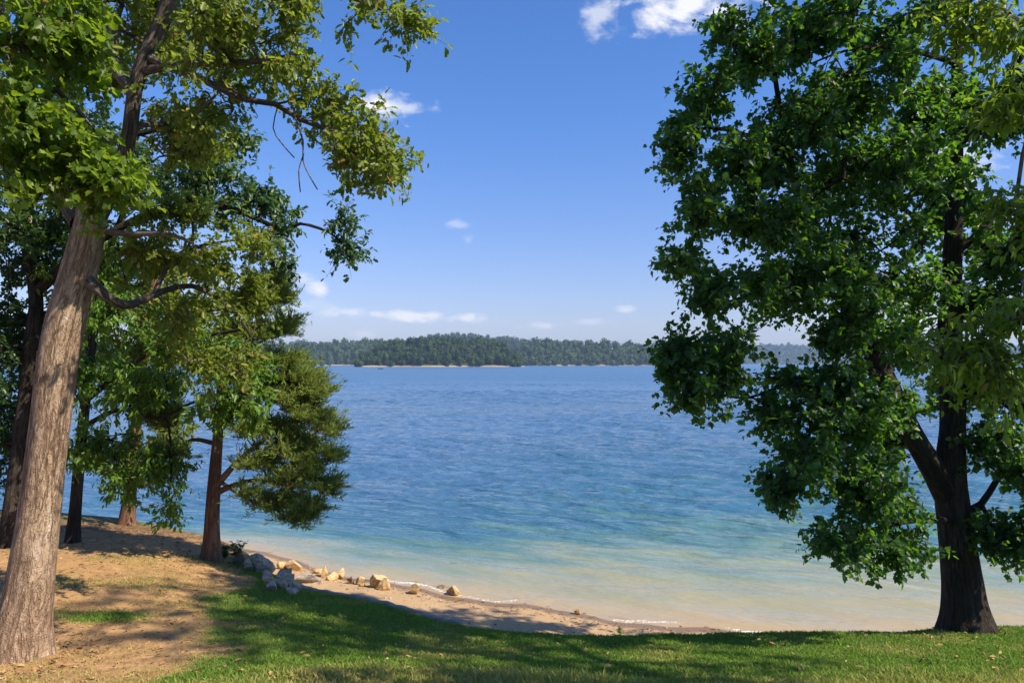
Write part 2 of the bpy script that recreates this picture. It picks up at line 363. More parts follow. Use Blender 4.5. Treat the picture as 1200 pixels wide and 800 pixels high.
# ------------------------------------------------------------------ broadleaf tree
def build_tree(name, label, limbs, blobs, bark, leafm, tpl, leaf=.11, dens=12, per=42, seed=1, flare=.5, cat='tree', rough=.05, seg=40, group=None,
               droop=.35, spread=.34, twig_mat=None, limb_mat=None, thin=1., rt=.0065, conifer=False, smat=None):
    R = rs(seed); root = None; trunk = Tubes(); parts = []; NP, NT_, NR, NPAR, NL = [], [], [], [], []
    for li, L in enumerate(limbs):
        W = np.array([np.r_[U(a, b, y), w/2/F*y] for a, b, y, w in L])
        if li == 0:
            b = W[0].copy(); root = empty(name, (b[0], b[1], float(terrain(b[0], b[1])))); W[0, 2] = min(W[0, 2], root.location.z)-.18
        S = catmull(W, .10 if li == 0 else .16)
        if li == 0 or not limb_mat: trunk.add(S[:, :3], np.maximum(S[:, 3], .006), seg if li == 0 else max(10, seg//2), rough, flare if li == 0 else 0, seed+li*.37, 5+seed % 3)
        if li == 0: pass
        elif limb_mat:
            one = Tubes(); one.add(S[:, :3], np.maximum(S[:, 3], .006), max(10, seg//2), rough, 0, seed+li*.37); parts.append(one)
        T = np.gradient(S[:, :3], axis=0)
        for i in range(0, len(S), 2):
            if li == 0 and S[i, 2]-root.location.z < 1.2: continue
            NP.append(S[i, :3]); NT_.append(norm(T[i])); NR.append(S[i, 3]); NPAR.append(-1); NL.append(1)
    tag(root, label, cat, group=group)
    cent, rad, bl = [], [], []
    for bi, b in enumerate(blobs):
        if len(b) == 3:                                # ((x,y,z), (rx,ry,rz), density factor) in metres
            c, r, df = np.array(b[0], float), np.array(b[1], float), b[2]
        else:
            px, py, Y, rx, ry, rd = b[:6]; df = b[6] if len(b) > 6 else 1.
            c = U(px, py, Y); m = Y/F; r = np.array([max(rx*m-.28, .12), rd, max(ry*m-.28, .12)])
        n = max(2, int(DENS*dens*df*math.pi*(r[0]+.2)*(r[2]+.2)))
        k = 0; tries = 0
        while k < n and tries < n*6:
            tries += 1
            v = norm(R.randn(3))*R.rand()**(1/2.4); q = c+v*r
            if (mnoise.noise(Vector(q*.75)+Vector((seed*5., 0, 0)))) < -.30*thin: continue
            cent.append(q); bl.append(R.rand()); k += 1
    cent = np.array(cent); bl = np.array(bl)
    lim = np.array(NP); order = np.argsort(np.min(np.linalg.norm(cent[:, None]-lim[None], axis=2), axis=1))
    cap = len(NP)+len(cent)*14; AP = np.zeros((cap, 3)); AP[:len(NP)] = NP; n = len(NP)
    curves = []; tips = []
    for ci in order:
        c = cent[ci]; dv = c-AP[:n]; dist = np.linalg.norm(dv, axis=1)
        up = dv[:, 2]/(dist+1e-6)
        j = int(np.argmin(dist*(1.15-.25*up)+np.where(np.array(NL[:n]) == 1, 0., .12)))
        p0 = AP[j]; L = dist[j]; td = NT_[j]
        if L < .05: tips.append((ci, j)); continue
        to = (c-p0)/L
        c1 = p0+(to*.6+td*.35+np.array([0, 0, .22]))*L*.42+R.randn(3)*.04*L
        c2 = c-(to*.8+np.array([0, 0, -.12 if not conifer else -.3]))*L*.34+R.randn(3)*.05*L
        m = int(min(12, max(3, L/.16))); ts = np.linspace(0, 1, m+1)[:, None]
        cur = (1-ts)**3*p0+3*(1-ts)**2*ts*c1+3*(1-ts)*ts**2*c2+ts**3*c
        cur[1:-1] += R.randn(m-1, 3)*.012
        idx = [j]; tt = norm(np.gradient(cur, axis=0))
        for q in range(1, m+1):
            AP[n] = cur[q]; NT_.append(tt[q]); NR.append(None); NPAR.append(idx[-1]); NL.append(0); idx.append(n); n += 1
        curves.append(idx); tips.append((ci, idx[-1]))
    cnt = np.zeros(n)
    for ci, j in tips: cnt[j] += 1
    for i in range(n-1, -1, -1):
        if NPAR[i] >= 0: cnt[NPAR[i]] += cnt[i]
    br = Tubes()
    for idx in curves:
        P = AP[idx].copy(); r = rt*np.maximum(cnt[idx], .6)**.52
        r[0] = r[1]
        lr = NR[idx[0]]
        if lr is not None: r = np.minimum(r, max(lr*.75, .006))
        r *= np.linspace(1.08, .8, len(r)); big = r[0] > .018
        br.add(P, r, 7 if big else 4, 0, 0, (idx[0] % 17)*.3)
    lv = Leaves(tpl); axis0 = root.location
    for ci, j in tips:
        c = AP[j]; ntw = R.randint(5, 8)
        out = np.array([c[0]-axis0.x, c[1]-axis0.y, .4]); out = out/(np.linalg.norm(out)+1e-6)
        for k in range(ntw):
            if conifer:
                dr = norm(R.randn(3)*np.array([1, 1, .45])+out*.9+np.array([0, 0, .25])); l = spread*(.5+R.rand()*.9)
            else:
                dr = norm(R.randn(3)+out*.35+NT_[j]*.4+np.array([0, 0, .05])); l = spread*(.45+R.rand()*.8)
            e = c+dr*l+np.array([0, 0, -droop*.22*l]); md = c+dr*l*.5+np.array([0, 0, .03])
            br.add([c, md, e], [.0045, .0035, .0015], 3, seed=.1)
            m = max(2, int(PER*per/6*(.7+.6*R.rand())))
            t = (.25+.8*R.rand(m))[:, None]
            p = c+(e-c)*t+R.randn(m, 3)*(.02 if conifer else .03)
            if conifer:
                d = norm(dr[None]*1.1+R.randn(m, 3)*.55+np.array([0, 0, .25])); nn = np.array([0, 0, 1.])+R.randn(m, 3)*.7
            else:
                d = norm(dr[None]*.5+R.randn(m, 3)*.8+np.array([0, 0, -droop])); nn = np.array([0, 0, 1.])+out[None]*.35+R.randn(m, 3)*.55
            lv.add(p, d, nn, (leaf if conifer else leaf*.83)*(.45+.8*R.rand(m)), R.rand(m), np.full(m, bl[ci]))
    trunk.build('trunk', bark, root)
    for q in parts: q.build('limb', limb_mat, root)
    br.build('branches', twig_mat or bark, root)
    lv.build('crown', leafm, root)
    return root

# ------------------------------------------------------------------ rocks
def rock_mat(name, a, b, dark, strata=0.):
    t = NT(name); tc = t.n('ShaderNodeTexCoord').outputs['Object']
    n1 = t.noise(t.mapping(tc, (1, 1, 1+strata)), 8., 6, .65); n2 = t.noise(tc, 40., 4, .65); n3 = t.noise(t.mapping(tc, (1, 1, 1+strata*2)), 14., 5, .65, 1.2)
    col = t.mix(t.rng(n1, .38, .62), a, b); col = t.mix(t.math('MULTIPLY', t.rng(n2, .5, .68), .5), col, dark)
    col = t.mix(t.math('MULTIPLY', t.rng(n3, .36, .46, 1., 0.), .8 if strata else .3), col, dark)
    h = t.math('ADD', n3, t.math('MULTIPLY', n2, .5))
    return t.done(t.bsdf(col, .9, t.bump(h, .9, .04), spec=.25))

def ico(sub):
    import bmesh
    bm = bmesh.new(); bmesh.ops.create_icosphere(bm, subdivisions=sub, radius=1.)
    v = np.array([q.co[:] for q in bm.verts]); f = np.array([[w.index for w in q.verts] for q in bm.faces]); bm.free(); return v, f
ICO4, ICO1, ICO2 = ico(4), ico(1), ico(2)

def rock(name, label, px, py, w, h, mat, seed, group, deep=.85, cuts=11, tilt=0., rz=0., lift=0., noise=.10, cat='boulder', at=None, facet=.28):
    p = ray_hit(px, py) if at is None else np.array(at, float); m = p[1]/F; R = rs(seed); w *= 1.1; h *= 1.18
    V, f = ICO4; V = V.copy()
    for i in range(cuts):
        n = norm(R.randn(3)); c = .42+facet*R.rand(); s = V@n-c*.9; V = V-np.maximum(s, 0)[:, None]*n
    V = V/np.abs(V).max(0)
    for i in range(len(V)):
        q = Vector(V[i]*1.4)+Vector((seed*3.1, 0, 0)); V[i] *= 1+noise*(mnoise.noise(q*1.5)+.7*mnoise.noise(q*3.5)+.5*mnoise.noise(q*9))
    V *= np.array([w*m/2, w*m/2*deep, h*m/2*1.12])
    ca, sa = math.cos(tilt), math.sin(tilt); V = V@np.array([[ca, 0, sa], [0, 1, 0], [-sa, 0, ca]])
    V = V-np.array([0, 0, V[:, 2].min()])
    o = mesh_obj(name, V, [f], mat)
    o.location = (p[0], p[1]+w*m/2*deep*.6, p[2]-h*m*.17+lift); o.rotation_euler.z = rz
    return tag(o, label, cat, group=group)

# ------------------------------------------------------------------ far shore
def build_headland(name, label, flabel, top, Y, depth, step, crown, seed, fm, hm, sand=2.5, tree_h=13.):
    """top: list of (px, py) of the tree line at distance Y; a hill under a wood"""
    R = rs(seed); px = np.array([a for a, b in top], float); hz = np.array([(HZ-b)/F*Y+CAM_H for a, b in top])
    x0, x1 = (px[0]-600)/F*Y, (px[-1]-600)/F*Y; xs = (px-600)/F*Y
    nx = max(12, int((x1-x0)/12)); ny = 16
    gx = np.linspace(x0, x1, nx); gv = np.linspace(0, 1, ny)
    def hill(x, v):
        top_h = np.interp(x, xs, hz)
        top_h = np.maximum(top_h-tree_h, .5)
        pr = np.where(v < .75, sst(-.05, .75, v)**1.1, 1-.3*sst(.75, 1., v))
        nb = np.minimum(1, np.minimum(x-x0, x1-x)/25+.02)
        return (top_h*pr+2.2*sst(0, .05, v))*np.clip(nb, 0, 1)-.6*(1-sst(0, .02, v))
    X, V = np.meshgrid(gx, gv); Yw = Y+V*depth+8*np.sin(X*.02+seed)+5*np.sin(X*.07)
    Z = hill(X, V)+(N1(X*.02, V*6)-.5)*2*(V > .1)
    vs = np.stack([X, Yw, Z], 2)
    skirt = vs[-1:].copy(); skirt[..., 2] = -3; fr = vs[:1].copy(); fr[..., 2] = -3
    vs = np.concatenate([fr, vs, skirt], 0)
    o = mesh_obj(name, vs, [grid_faces(nx, ny+2)], hm, smooth=True); tag(o, label, 'hill', 'structure')
    V_, P_, T_, Cc = [], [], [], []; FV, FF, tone, clump = [], [], [], []; nb = 0
    bv, bf = ICO1; cl = []
    for x in np.arange(x0+crown, x1-crown*.5, step):
        for y in np.arange(4.5, depth*.85, step*1.05):
            xx = x+R.randn()*step*.35; yy = max(y+R.randn()*step*.3, 3.6+1.2*R.rand()); v = min(yy/depth, 1)
            endt = min(1, min(xx-x0, x1-xx)/(crown*4)+.45)
            yw = Y+v*depth+8*math.sin(xx*.02+seed)+5*math.sin(xx*.07)
            g = float(hill(np.array(xx), np.array(v)))
            h = tree_h*(.66+.5*R.rand()+(.35 if R.rand() < .07 else 0))*endt*(.75 if v < .05 else 1); r = crown*(.7+.6*R.rand())*endt
            cc = np.array([xx, yw, g+h-r*1.0]); tn, cm = R.rand(), R.rand()
            S = np.array([r, r, min(h*.55, r*1.25)])
            q = bv*(1+.28*(R.rand(len(bv), 1)-.5))*S*.74+cc
            low = q[:, 2] < cc[2]; q[low, 2] = cc[2]-(cc[2]-q[low, 2])*2.6
            FV.append(q); FF.append(bf+nb); nb += len(bv); tone.append(np.full(len(bv), tn*.5)); clump.append(np.full(len(bv), cm))  # crown core toned darker: shade of the leaf gaps put into its colour
            m = 60; dd = norm(R.randn(m, 3)); dd[:, 2] = dd[:, 2]*.8+.2; pp = cc+dd*S*(.8+.28*R.rand(m, 1))
            nn = norm(dd+R.randn(m, 3)*.55); a = norm(np.cross(nn, R.randn(m, 3))); b = np.cross(nn, a); sz = r*(.16+.2*R.rand(m, 1))
            quad = np.stack([pp-a*sz, pp-b*sz*.8, pp+a*sz, pp+b*sz*.8], 1).reshape(-1, 3)
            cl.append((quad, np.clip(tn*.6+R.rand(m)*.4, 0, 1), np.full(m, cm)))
    qv = np.vstack([c[0] for c in cl]); nq = len(qv)//4
    qf = np.arange(nq*4).reshape(-1, 4)+nb
    tone = np.concatenate(tone+[np.repeat(c[1], 4) for c in cl]); clump = np.concatenate(clump+[np.repeat(c[2], 4) for c in cl])
    f = mesh_obj('forest', np.vstack(FV+[qv]), [np.vstack(FF), qf], fm, attrs={'tone': tone, 'clump': clump})
    tag(f, flabel, 'forest', 'stuff')

# ------------------------------------------------------------------ grass
def build_grass():
    R = rs(5); n = 640000
    y = 5.6+(R.rand(n)**.8)*8.6; x = (R.rand(n)*2-1)*(.69*y+3.2)
    g = grass_mask(x, y); e = edge(x)
    pat = N2(x*1.7, y*1.7, 3)
    keep = (y < e+.12+.12*R.rand(n)) & (R.rand(n) < g**1.3*(.35+1.1*pat)); x, y, pat, g = x[keep], y[keep], pat[keep], g[keep]
    n = len(x); z = terrain(x, y)
    tall = sst(8.05, 7.0, y+(N3(x*1.3, y*1.3, 3)-.5)*1.4)*sst(-4.5, -2.5, x)
    tuft = np.exp(-((x-.45)/.75)**2)*sst(7.75, 7.25, y+(N2(x*3, y*3, 2)-.5)*.5); tall = np.maximum(tall, tuft)
    h = (1+.8*tuft)*(.018+.026*R.rand(n)**1.5+.02*np.maximum(pat-.5, 0))*(1+1.2*tall*(R.rand(n) > .4)) ; h = h*np.where(g < .6, .8, 1)
    wd = (.0035+.0035*R.rand(n)); a = R.rand(n)*2*np.pi; lean = R.randn(n, 2)*.55
    wx, wy = np.cos(a)*wd, np.sin(a)*wd
    p0 = np.stack([x, y, z-.004], 1); side = np.stack([wx, wy, wx*0], 1)
    mid = p0+np.stack([lean[:, 0]*h*.35, lean[:, 1]*h*.35, h*.6], 1); tip = p0+np.stack([lean[:, 0]*h, lean[:, 1]*h, h*.95], 1)
    V = np.stack([p0-side, p0+side, mid+side*.8, mid-side*.8, tip], 1)
    o5 = np.arange(n)[:, None]*5
    dry = np.clip(.75*sst(.75, .35, g)+.55*tall+.45*sst(.54, .68, N1(x*1.1+9, y*1.1, 4)), 0, 1)  # straw tone; also pales the foreground tuft to stand for sunlight
    o = mesh_obj('grass', V.reshape(-1, 3), [np.array([[0, 1, 2, 3]])+o5, np.array([[3, 2, 4]])+o5],
                 GRASS, attrs={'tone': np.repeat(R.rand(n), 5), 'clump': np.repeat(np.clip(dry+R.randn(n)*.16, 0, 1), 5)})
    tag(o, 'short green lawn grass with drier yellow patches on the slope and a tuft paled for sunlight', 'grass', 'stuff')

def build_litter():
    R = rs(8); n = 5200
    y = 6.5+R.rand(n)*11.5; x = (R.rand(n)*2-1)*(.69*y+.5); g = grass_mask(x, y)
    keep = (y < edge(x)+.2) & (R.rand(n) < np.where(g > .5, .24, .8)) ; x, y = x[keep], y[keep]; n = len(x)
    z = terrain(x, y)+np.where(grass_mask(x, y) > .5, .035, .012)
    for cx, cy, rr, k in ((-5.45, 8.4, .95, 420), (-5.5, 13.9, .9, 200), (6.3, 10.6, .9, 90)):
        a = R.rand(k)*6.28; q = rr*(.45+.6*R.rand(k)); xx, yy = cx+np.cos(a)*q, cy+np.sin(a)*q
        x, y, z = np.r_[x, xx], np.r_[y, yy], np.r_[z, terrain(xx, yy)+.012]
    n = len(x)
    lv = Leaves(OAK); d = R.randn(n, 3)*np.array([1, 1, .12]); nn = np.array([0, 0, 1.])+R.randn(n, 3)*.45
    lv.add(np.stack([x, y, z], 1), d, nn, .035+.05*R.rand(n)*np.where(R.rand(n) > .6, 1, .5), R.rand(n), R.rand(n))
    tag(lv.build('fallen_leaves', LITTER), 'dry brown fallen leaves scattered over dirt and lawn', 'leaf litter', 'stuff')
    # twigs and needles on the dirt
    n = 2600; y = 8+R.rand(n)*10; x = -11+R.rand(n)*8.5; keep = (grass_mask(x, y) < .5) & (y < edge(x)+.5); x, y = x[keep], y[keep]; n = len(x)
    tw = Tubes()
    for i in range(n):
        a = R.rand()*6.28; l = .04+.12*R.rand()**2; dx, dy = math.cos(a)*l, math.sin(a)*l
        za = float(terrain(x[i], y[i]))+.008
        tw.add([(x[i], y[i], za), (x[i]+dx*.5, y[i]+dy*.5, za+.008), (x[i]+dx, y[i]+dy, za+.002)], [.003, .003, .0015], 3, seed=i % 9)
    for i in range(420):
        xb = -6.2+R.rand()*10.5; yb = shore(xb)-(.55+.28*R.randn()); l = .03+.14*R.rand()**3; a = R.randn()*.5-.35; dx, dy = math.cos(a)*l, math.sin(a)*l
        zb = float(terrain(xb, yb))+.012; q = .003+.006*R.rand()**3
        tw.add([(xb, yb, zb), (xb+dx*.5, yb+dy*.5, zb+.006), (xb+dx, yb+dy, float(terrain(xb+dx, yb+dy))+.012)], [q, q, q*.6], 4, seed=i % 9)
    tag(tw.build('twig_litter', TWIG), 'thin dry twigs and needles littering the bare dirt and the drift line of the beach', 'twig litter', 'stuff')
    # pebbles and driftwood bits on the beach
    n = 2600; y = 11.5+R.rand(n)*9; x = -6.8+R.rand(n)*12; d = shore(x)-y
    keep = (d > .1) & (y > edge(x)+.7) & (R.rand(n) < .35+.65*(N2(x*1.5, y*1.5) > .5)); x, y = x[keep], y[keep]; n = len(x)
    bv, bf = ICO1; s = (.008+.035*R.rand(n)**4)[:, None, None]; V = bv[None]*s*np.array([1, 1, .6])*(1+.3*R.randn(n, len(bv), 1)*.5)
    V = V+np.stack([x, y, terrain(x, y)+.003], 1)[:, None]
    o = mesh_obj('pebbles', V.reshape(-1, 3), [(bf[None]+np.arange(n)[:, None, None]*len(bv)).reshape(-1, 3)], PEBBLE, attrs={'tone': np.repeat(R.rand(n), len(bv)), 'clump': np.repeat(R.rand(n), len(bv))})
    tag(o, 'small brown and grey pebbles strewn along the beach', 'pebbles', 'stuff')

def simple_mat(name, a, b, dark, sc=12., rough=.85, bd=.01):
    t = NT(name); p = t.pos(); n = t.noise(p, sc, 5, .65); n2 = t.noise(p, sc*6, 3)
    c = t.mix(t.rng(n, .35, .65), a, b); c = t.mix(t.math('MULTIPLY', n2, .5), c, dark)
    return t.done(t.bsdf(c, rough, t.bump(n2, .6, bd), spec=.25))
def tone_mat(name, a, b, rough=.85):
    t = NT(name); return t.done(t.bsdf(t.mix(t.attr('tone'), a, b), rough, spec=.25))

# grass: green to straw by the clump attribute
def grass_mat():
    t = NT('grass_blade'); tone = t.attr('tone'); cl = t.attr('clump')
    g = t.mix(tone, (.065, .150, .014), (.165, .290, .032)); s = t.mix(tone, (.30, .27, .06), (.50, .42, .15))
    col = t.mix(cl, g, s); tr = t.n('ShaderNodeBsdfTranslucent'); t.l(t.mix(cl, (.20, .38, .025), (.48, .44, .11)), tr.inputs[0])
    mx = t.n('ShaderNodeMixShader'); mx.inputs[0].default_value = .35; t.l(t.bsdf(col, .6, spec=.25), mx.inputs[1]); t.l(tr.outputs[0], mx.inputs[2])
    return t.done(mx.outputs[0])
GRASS = grass_mat()
LITTER = tone_mat('dry_leaf', (.22, .12, .05), (.42, .28, .13))
TWIG = simple_mat('dry_twig', (.13, .085, .05), (.24, .17, .11), (.07, .045, .03))
PEBBLE = tone_mat('pebble_stone', (.10, .075, .06), (.42, .34, .26))

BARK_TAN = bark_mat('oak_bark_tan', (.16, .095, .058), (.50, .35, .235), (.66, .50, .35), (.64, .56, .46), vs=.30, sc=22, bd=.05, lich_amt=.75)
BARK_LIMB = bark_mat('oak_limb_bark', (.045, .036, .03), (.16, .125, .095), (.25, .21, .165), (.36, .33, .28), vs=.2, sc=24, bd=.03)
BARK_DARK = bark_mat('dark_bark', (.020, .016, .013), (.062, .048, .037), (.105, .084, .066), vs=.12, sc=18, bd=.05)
BARK_RED = bark_mat('cedar_bark', (.085, .042, .026), (.235, .125, .078), (.33, .20, .13), vs=.05, sc=26, bd=.02)
BARK_GREY = bark_mat('grey_bark', (.06, .05, .04), (.17, .14, .115), (.26, .22, .18), (.34, .33, .28), vs=.2, sc=20, bd=.03)
LEAF_OAK = leaf_mat('oak_leaf', (.075, .118, .014), (.175, .210, .030), (.34, .21, .05), (.30, .40, .03), .40, spec=.35, dry_at=.95)
LEAF_DEEP = leaf_mat('deep_green_leaf', (.020, .058, .020), (.055, .105, .030), (.20, .15, .04), (.11, .23, .025), .33, dry_at=.985)
LEAF_MAPLE = leaf_mat('maple_leaf', (.016, .056, .022), (.050, .108, .030), (.16, .14, .04), (.16, .36, .02), .40, spec=.35, dry_at=.985)
LEAF_LIGHT = leaf_mat('light_green_leaf', (.050, .125, .016), (.125, .215, .030), (.30, .20, .05), (.25, .43, .03), .40, spec=.35, dry_at=.97)
LEAF_NEAR = leaf_mat('overhang_leaf', (.045, .098, .012), (.110, .160, .022), (.28, .2, .05), (.28, .42, .02), .44, spec=.35, dry_at=.97)
LEAF_CEDAR = leaf_mat('cedar_spray', (.10, .165, .034), (.24, .30, .066), (.22, .14, .05), (.28, .36, .05), .34, .6, .25, dry_at=.97)
FOREST_NEAR = leaf_mat('near_headland_forest', (.010, .030, .009), (.068, .105, .024), (.12, .12, .05), (.04, .08, .015), .10, .8, .1, dry_at=.985)
FOREST = leaf_mat('far_forest', (.016, .042, .012), (.085, .130, .034), (.15, .14, .05), (.06, .11, .02), .12, .75, .15, dry_at=.985)
HILL = None
def hill_mat():
    t = NT('far_hill_soil'); z = t.n('ShaderNodeSeparateXYZ'); p = t.pos(); t.l(p, z.inputs[0])
    n = t.noise(p, .05, 4)
    c = t.mix(t.rng(t.math('ADD', z.outputs[2], t.math('MULTIPLY', n, 1.2)), 1.7, 2.5), (.36, .27, .18), (.045, .06, .022))
    return t.done(t.bsdf(c, .95, spec=.1))
HILL = hill_mat()

build_ground(); build_water(); build_grass(); build_litter()

# ------------------------------------------------------------------ trees
build_tree('oak_tree', 'large leaning oak with sunlit tan trunk rising from bare dirt at the left', [
    [(22,776,8.5,59),(26,740,8.5,57),(33,700,8.5,53),(46,600,8.5,45),(58,500,8.5,42),(71,400,8.5,43),(89,330,8.5,41),(103,275,8.45,36),(108,250,8.42,34),(112,232,8.4,24)],
    [(106,262,8.43,27),(120,240,8.4,23),(139,205,8.3,19),(152,155,8.2,17),(158,105,8.2,17),(171,68,8.2,19),(188,30,8.2,19),(212,-40,8.1,16),(235,-140,8,12),(250,-240,7.9,6)],
    [(98,262,8.45,30),(80,235,8.6,24),(66,212,8.7,16),(45,160,8.9,12),(20,90,9.1,9),(0,0,9.2,6)],
    [(157,108,8.2,15),(132,75,8.3,12),(132,35,8.4,12),(118,0,8.5,10),(95,-80,8.6,7)],
    [(166,84,8.2,12),(200,77,8.1,9),(255,74,7.9,8),(305,72,7.8,6),(345,64,7.7,4),(370,62,7.65,2)],
    [(172,66,8.2,12),(230,90,8,9),(285,116,7.8,7),(322,122,7.75,6.5),(352,140,7.7,6),(388,153,7.6,5),(432,170,7.5,4),(462,205,7.5,2)],
    [(206,-20,8.1,10),(300,-25,7.9,7),(380,-10,7.8,5),(440,8,7.7,4),(480,35,7.6,2)],
    [(95,322,8.5,17),(116,340,8.4,13),(135,354,8.45,12),(155,357,8.6,10),(180,345,8.9,8),(225,335,9.3,6),(270,360,9.7,4),(295,395,9.9,2)],
    [(180,345,8.9,6),(205,300,9.1,5),(250,285,9.5,3),(290,280,9.7,2)],
    [(345,134,7.7,2.4),(355,165,7.6,2),(355,188,7.6,1.6),(362,205,7.55,1.2),(372,222,7.55,.8)],
    [(356,180,7.6,1.4),(350,200,7.6,1),(352,225,7.6,.7)],[(326,123,7.74,1.6),(320,150,7.7,1.2),(330,168,7.7,.9),(345,185,7.7,.6)],
    [(112,270,8.4,9),(150,274,8.2,6),(200,275,8.0,5),(225,285,7.9,3)],
  ],
  [(210,40,9.2,95,60,.9),(250,30,8.0,60,50,.7,.8),(300,55,8.1,90,55,1.1),(90,60,9.7,90,70,1.0),(255,110,8.0,60,45,.9,.8),(350,95,7.8,45,50,.7),(385,130,7.7,40,40,.5),(425,165,7.6,50,38,.5),(450,195,7.5,36,42,.45),(405,185,7.6,25,35,.4),
   (205,160,9.2,70,60,.8),(235,150,8.2,40,45,.5,.7),(80,170,9.6,70,60,.8),(340,10,7.9,45,35,.7),(420,8,7.7,40,20,.4,.7),(475,38,7.6,24,22,.3,.7),
   (150,-90,8.3,200,70,1.8,.7),(330,-70,8,120,50,1.2,.6),(200,-230,8,190,90,1.8,.6),(-60,100,8.9,80,140,1.2,.6),(190,240,8.8,70,32,.6,.8),(170,300,9.0,50,40,.6,.9),(235,305,9.4,55,45,.6),(285,350,9.8,42,48,.5),(215,370,9.3,50,40,.6,.9),(225,425,9.6,45,35,.5,.7),(285,425,9.9,32,38,.4,.8),(292,285,9.7,36,32,.4,.8)],
  BARK_TAN, LEAF_OAK, OAK, limb_mat=BARK_LIMB, twig_mat=BARK_LIMB, leaf=.095, dens=14, per=46, seed=3, flare=.5, rough=.045, seg=64)

build_tree('oak_tree', 'dark shaded trunk just behind the leaning tan oak with branches reaching over the cedar', [
    [(8,634,14,20),(13,600,14,18),(26,500,14,17),(38,400,14,17),(42,350,14,15),(32,290,14,13),(20,230,14.1,15),(18,150,14.2,12),(30,60,14.3,9),(40,-40,14.4,5)],
    [(40,345,14,13),(90,300,13.8,11),(150,262,13.6,9),(210,240,13.5,8),(270,245,13.4,7),(330,268,13.3,5),(352,262,13.3,4),(385,272,13.2,3),(405,288,13.2,2)],
    [(24,250,14,10),(80,190,13.8,8),(150,160,13.6,7),(230,145,13.5,5),(275,140,13.5,3)],
    [(30,290,14,9),(0,250,14.2,8),(-40,220,14.4,5)],
  ],
  [(40,250,14,80,70,1.8),(20,400,14.3,55,80,1.5,1.3),(10,500,14.6,45,60,1.2,1.2),(0,560,14.6,30,30,.6,.8),(15,300,14.2,60,60,1.4,1.2),(150,200,13.7,80,60,1.3),(240,185,13.6,45,45,1),(250,235,13.5,60,45,1),(310,225,13.4,40,30,.7),(325,265,13.4,40,38,.7),(325,300,13.4,28,26,.5,.8),(370,238,13.3,26,20,.4),(400,262,13.2,20,26,.4,.9),(400,295,13.2,28,22,.4),
   (275,160,13.5,30,28,.6),(40,130,14.2,100,60,2,.6)],
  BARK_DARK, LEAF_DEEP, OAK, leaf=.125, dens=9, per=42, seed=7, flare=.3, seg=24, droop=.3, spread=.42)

build_tree('hickory_tree', 'slim dark trunk under a drooping light green crown between the tan oak and the cedar', [
    [(84,638,14.5,16),(88,600,14.5,13),(93,540,14.5,12),(100,470,14.5,11),(108,400,14.4,10),(120,330,14.3,8),(140,260,14.2,6),(160,215,14.1,4)],
    [(100,470,14.5,7),(150,430,14.0,6),(200,400,13.5,5),(260,390,13,4),(310,380,12.8,3)],
    [(97,500,14.5,6),(140,480,14,5),(185,490,13.6,4),(230,470,13.2,3),(290,460,12.9,2)],
    [(112,380,14.4,7),(170,330,13.8,5),(230,300,13.3,4),(290,290,13,3)],
  ],
  [(105,430,14.2,48,60,1),(120,520,14.1,55,40,.9),(165,370,13.8,60,50,1,.8),(130,300,14.1,55,50,1,.7),(225,410,13.2,60,50,.8),(170,455,13.6,55,45,.8),(285,430,12.9,42,45,.6),(250,470,13,45,40,.6,.8),(300,470,12.8,26,30,.4,.6),(190,545,13.6,42,35,.6),(195,590,13.5,18,24,.3,.8),(150,565,13.8,40,25,.6,.8),(75,350,14.3,40,60,.8,.7)],
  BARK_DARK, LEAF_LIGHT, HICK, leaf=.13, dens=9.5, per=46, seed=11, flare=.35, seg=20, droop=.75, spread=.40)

build_tree('hickory_tree', 'reddish trunk at the water edge, its yellow green crown behind the slim dark tree', [
    [(147,616,17.4,18),(151,590,17.4,15),(156,540,17.4,13),(162,470,17.4,12),(170,400,17.4,10),(180,330,17.3,8),(195,260,17.2,5)],
    [(163,460,17.4,7),(210,420,17,5),(250,400,16.8,3)],
    [(166,430,17.4,7),(120,390,17.4,5),(80,370,17.4,3)],
  ],
  [(150,420,17.2,85,70,1.4,.8),(210,350,17,70,70,1.3,.8),(140,320,17.3,70,60,1.3,.8),(130,540,17.3,60,30,1,.6),(190,510,17.1,50,35,.9,.6)],
  BARK_RED, LEAF_OAK, OAK, leaf=.13, dens=7, per=44, seed=15, flare=.4, seg=20, spread=.45)

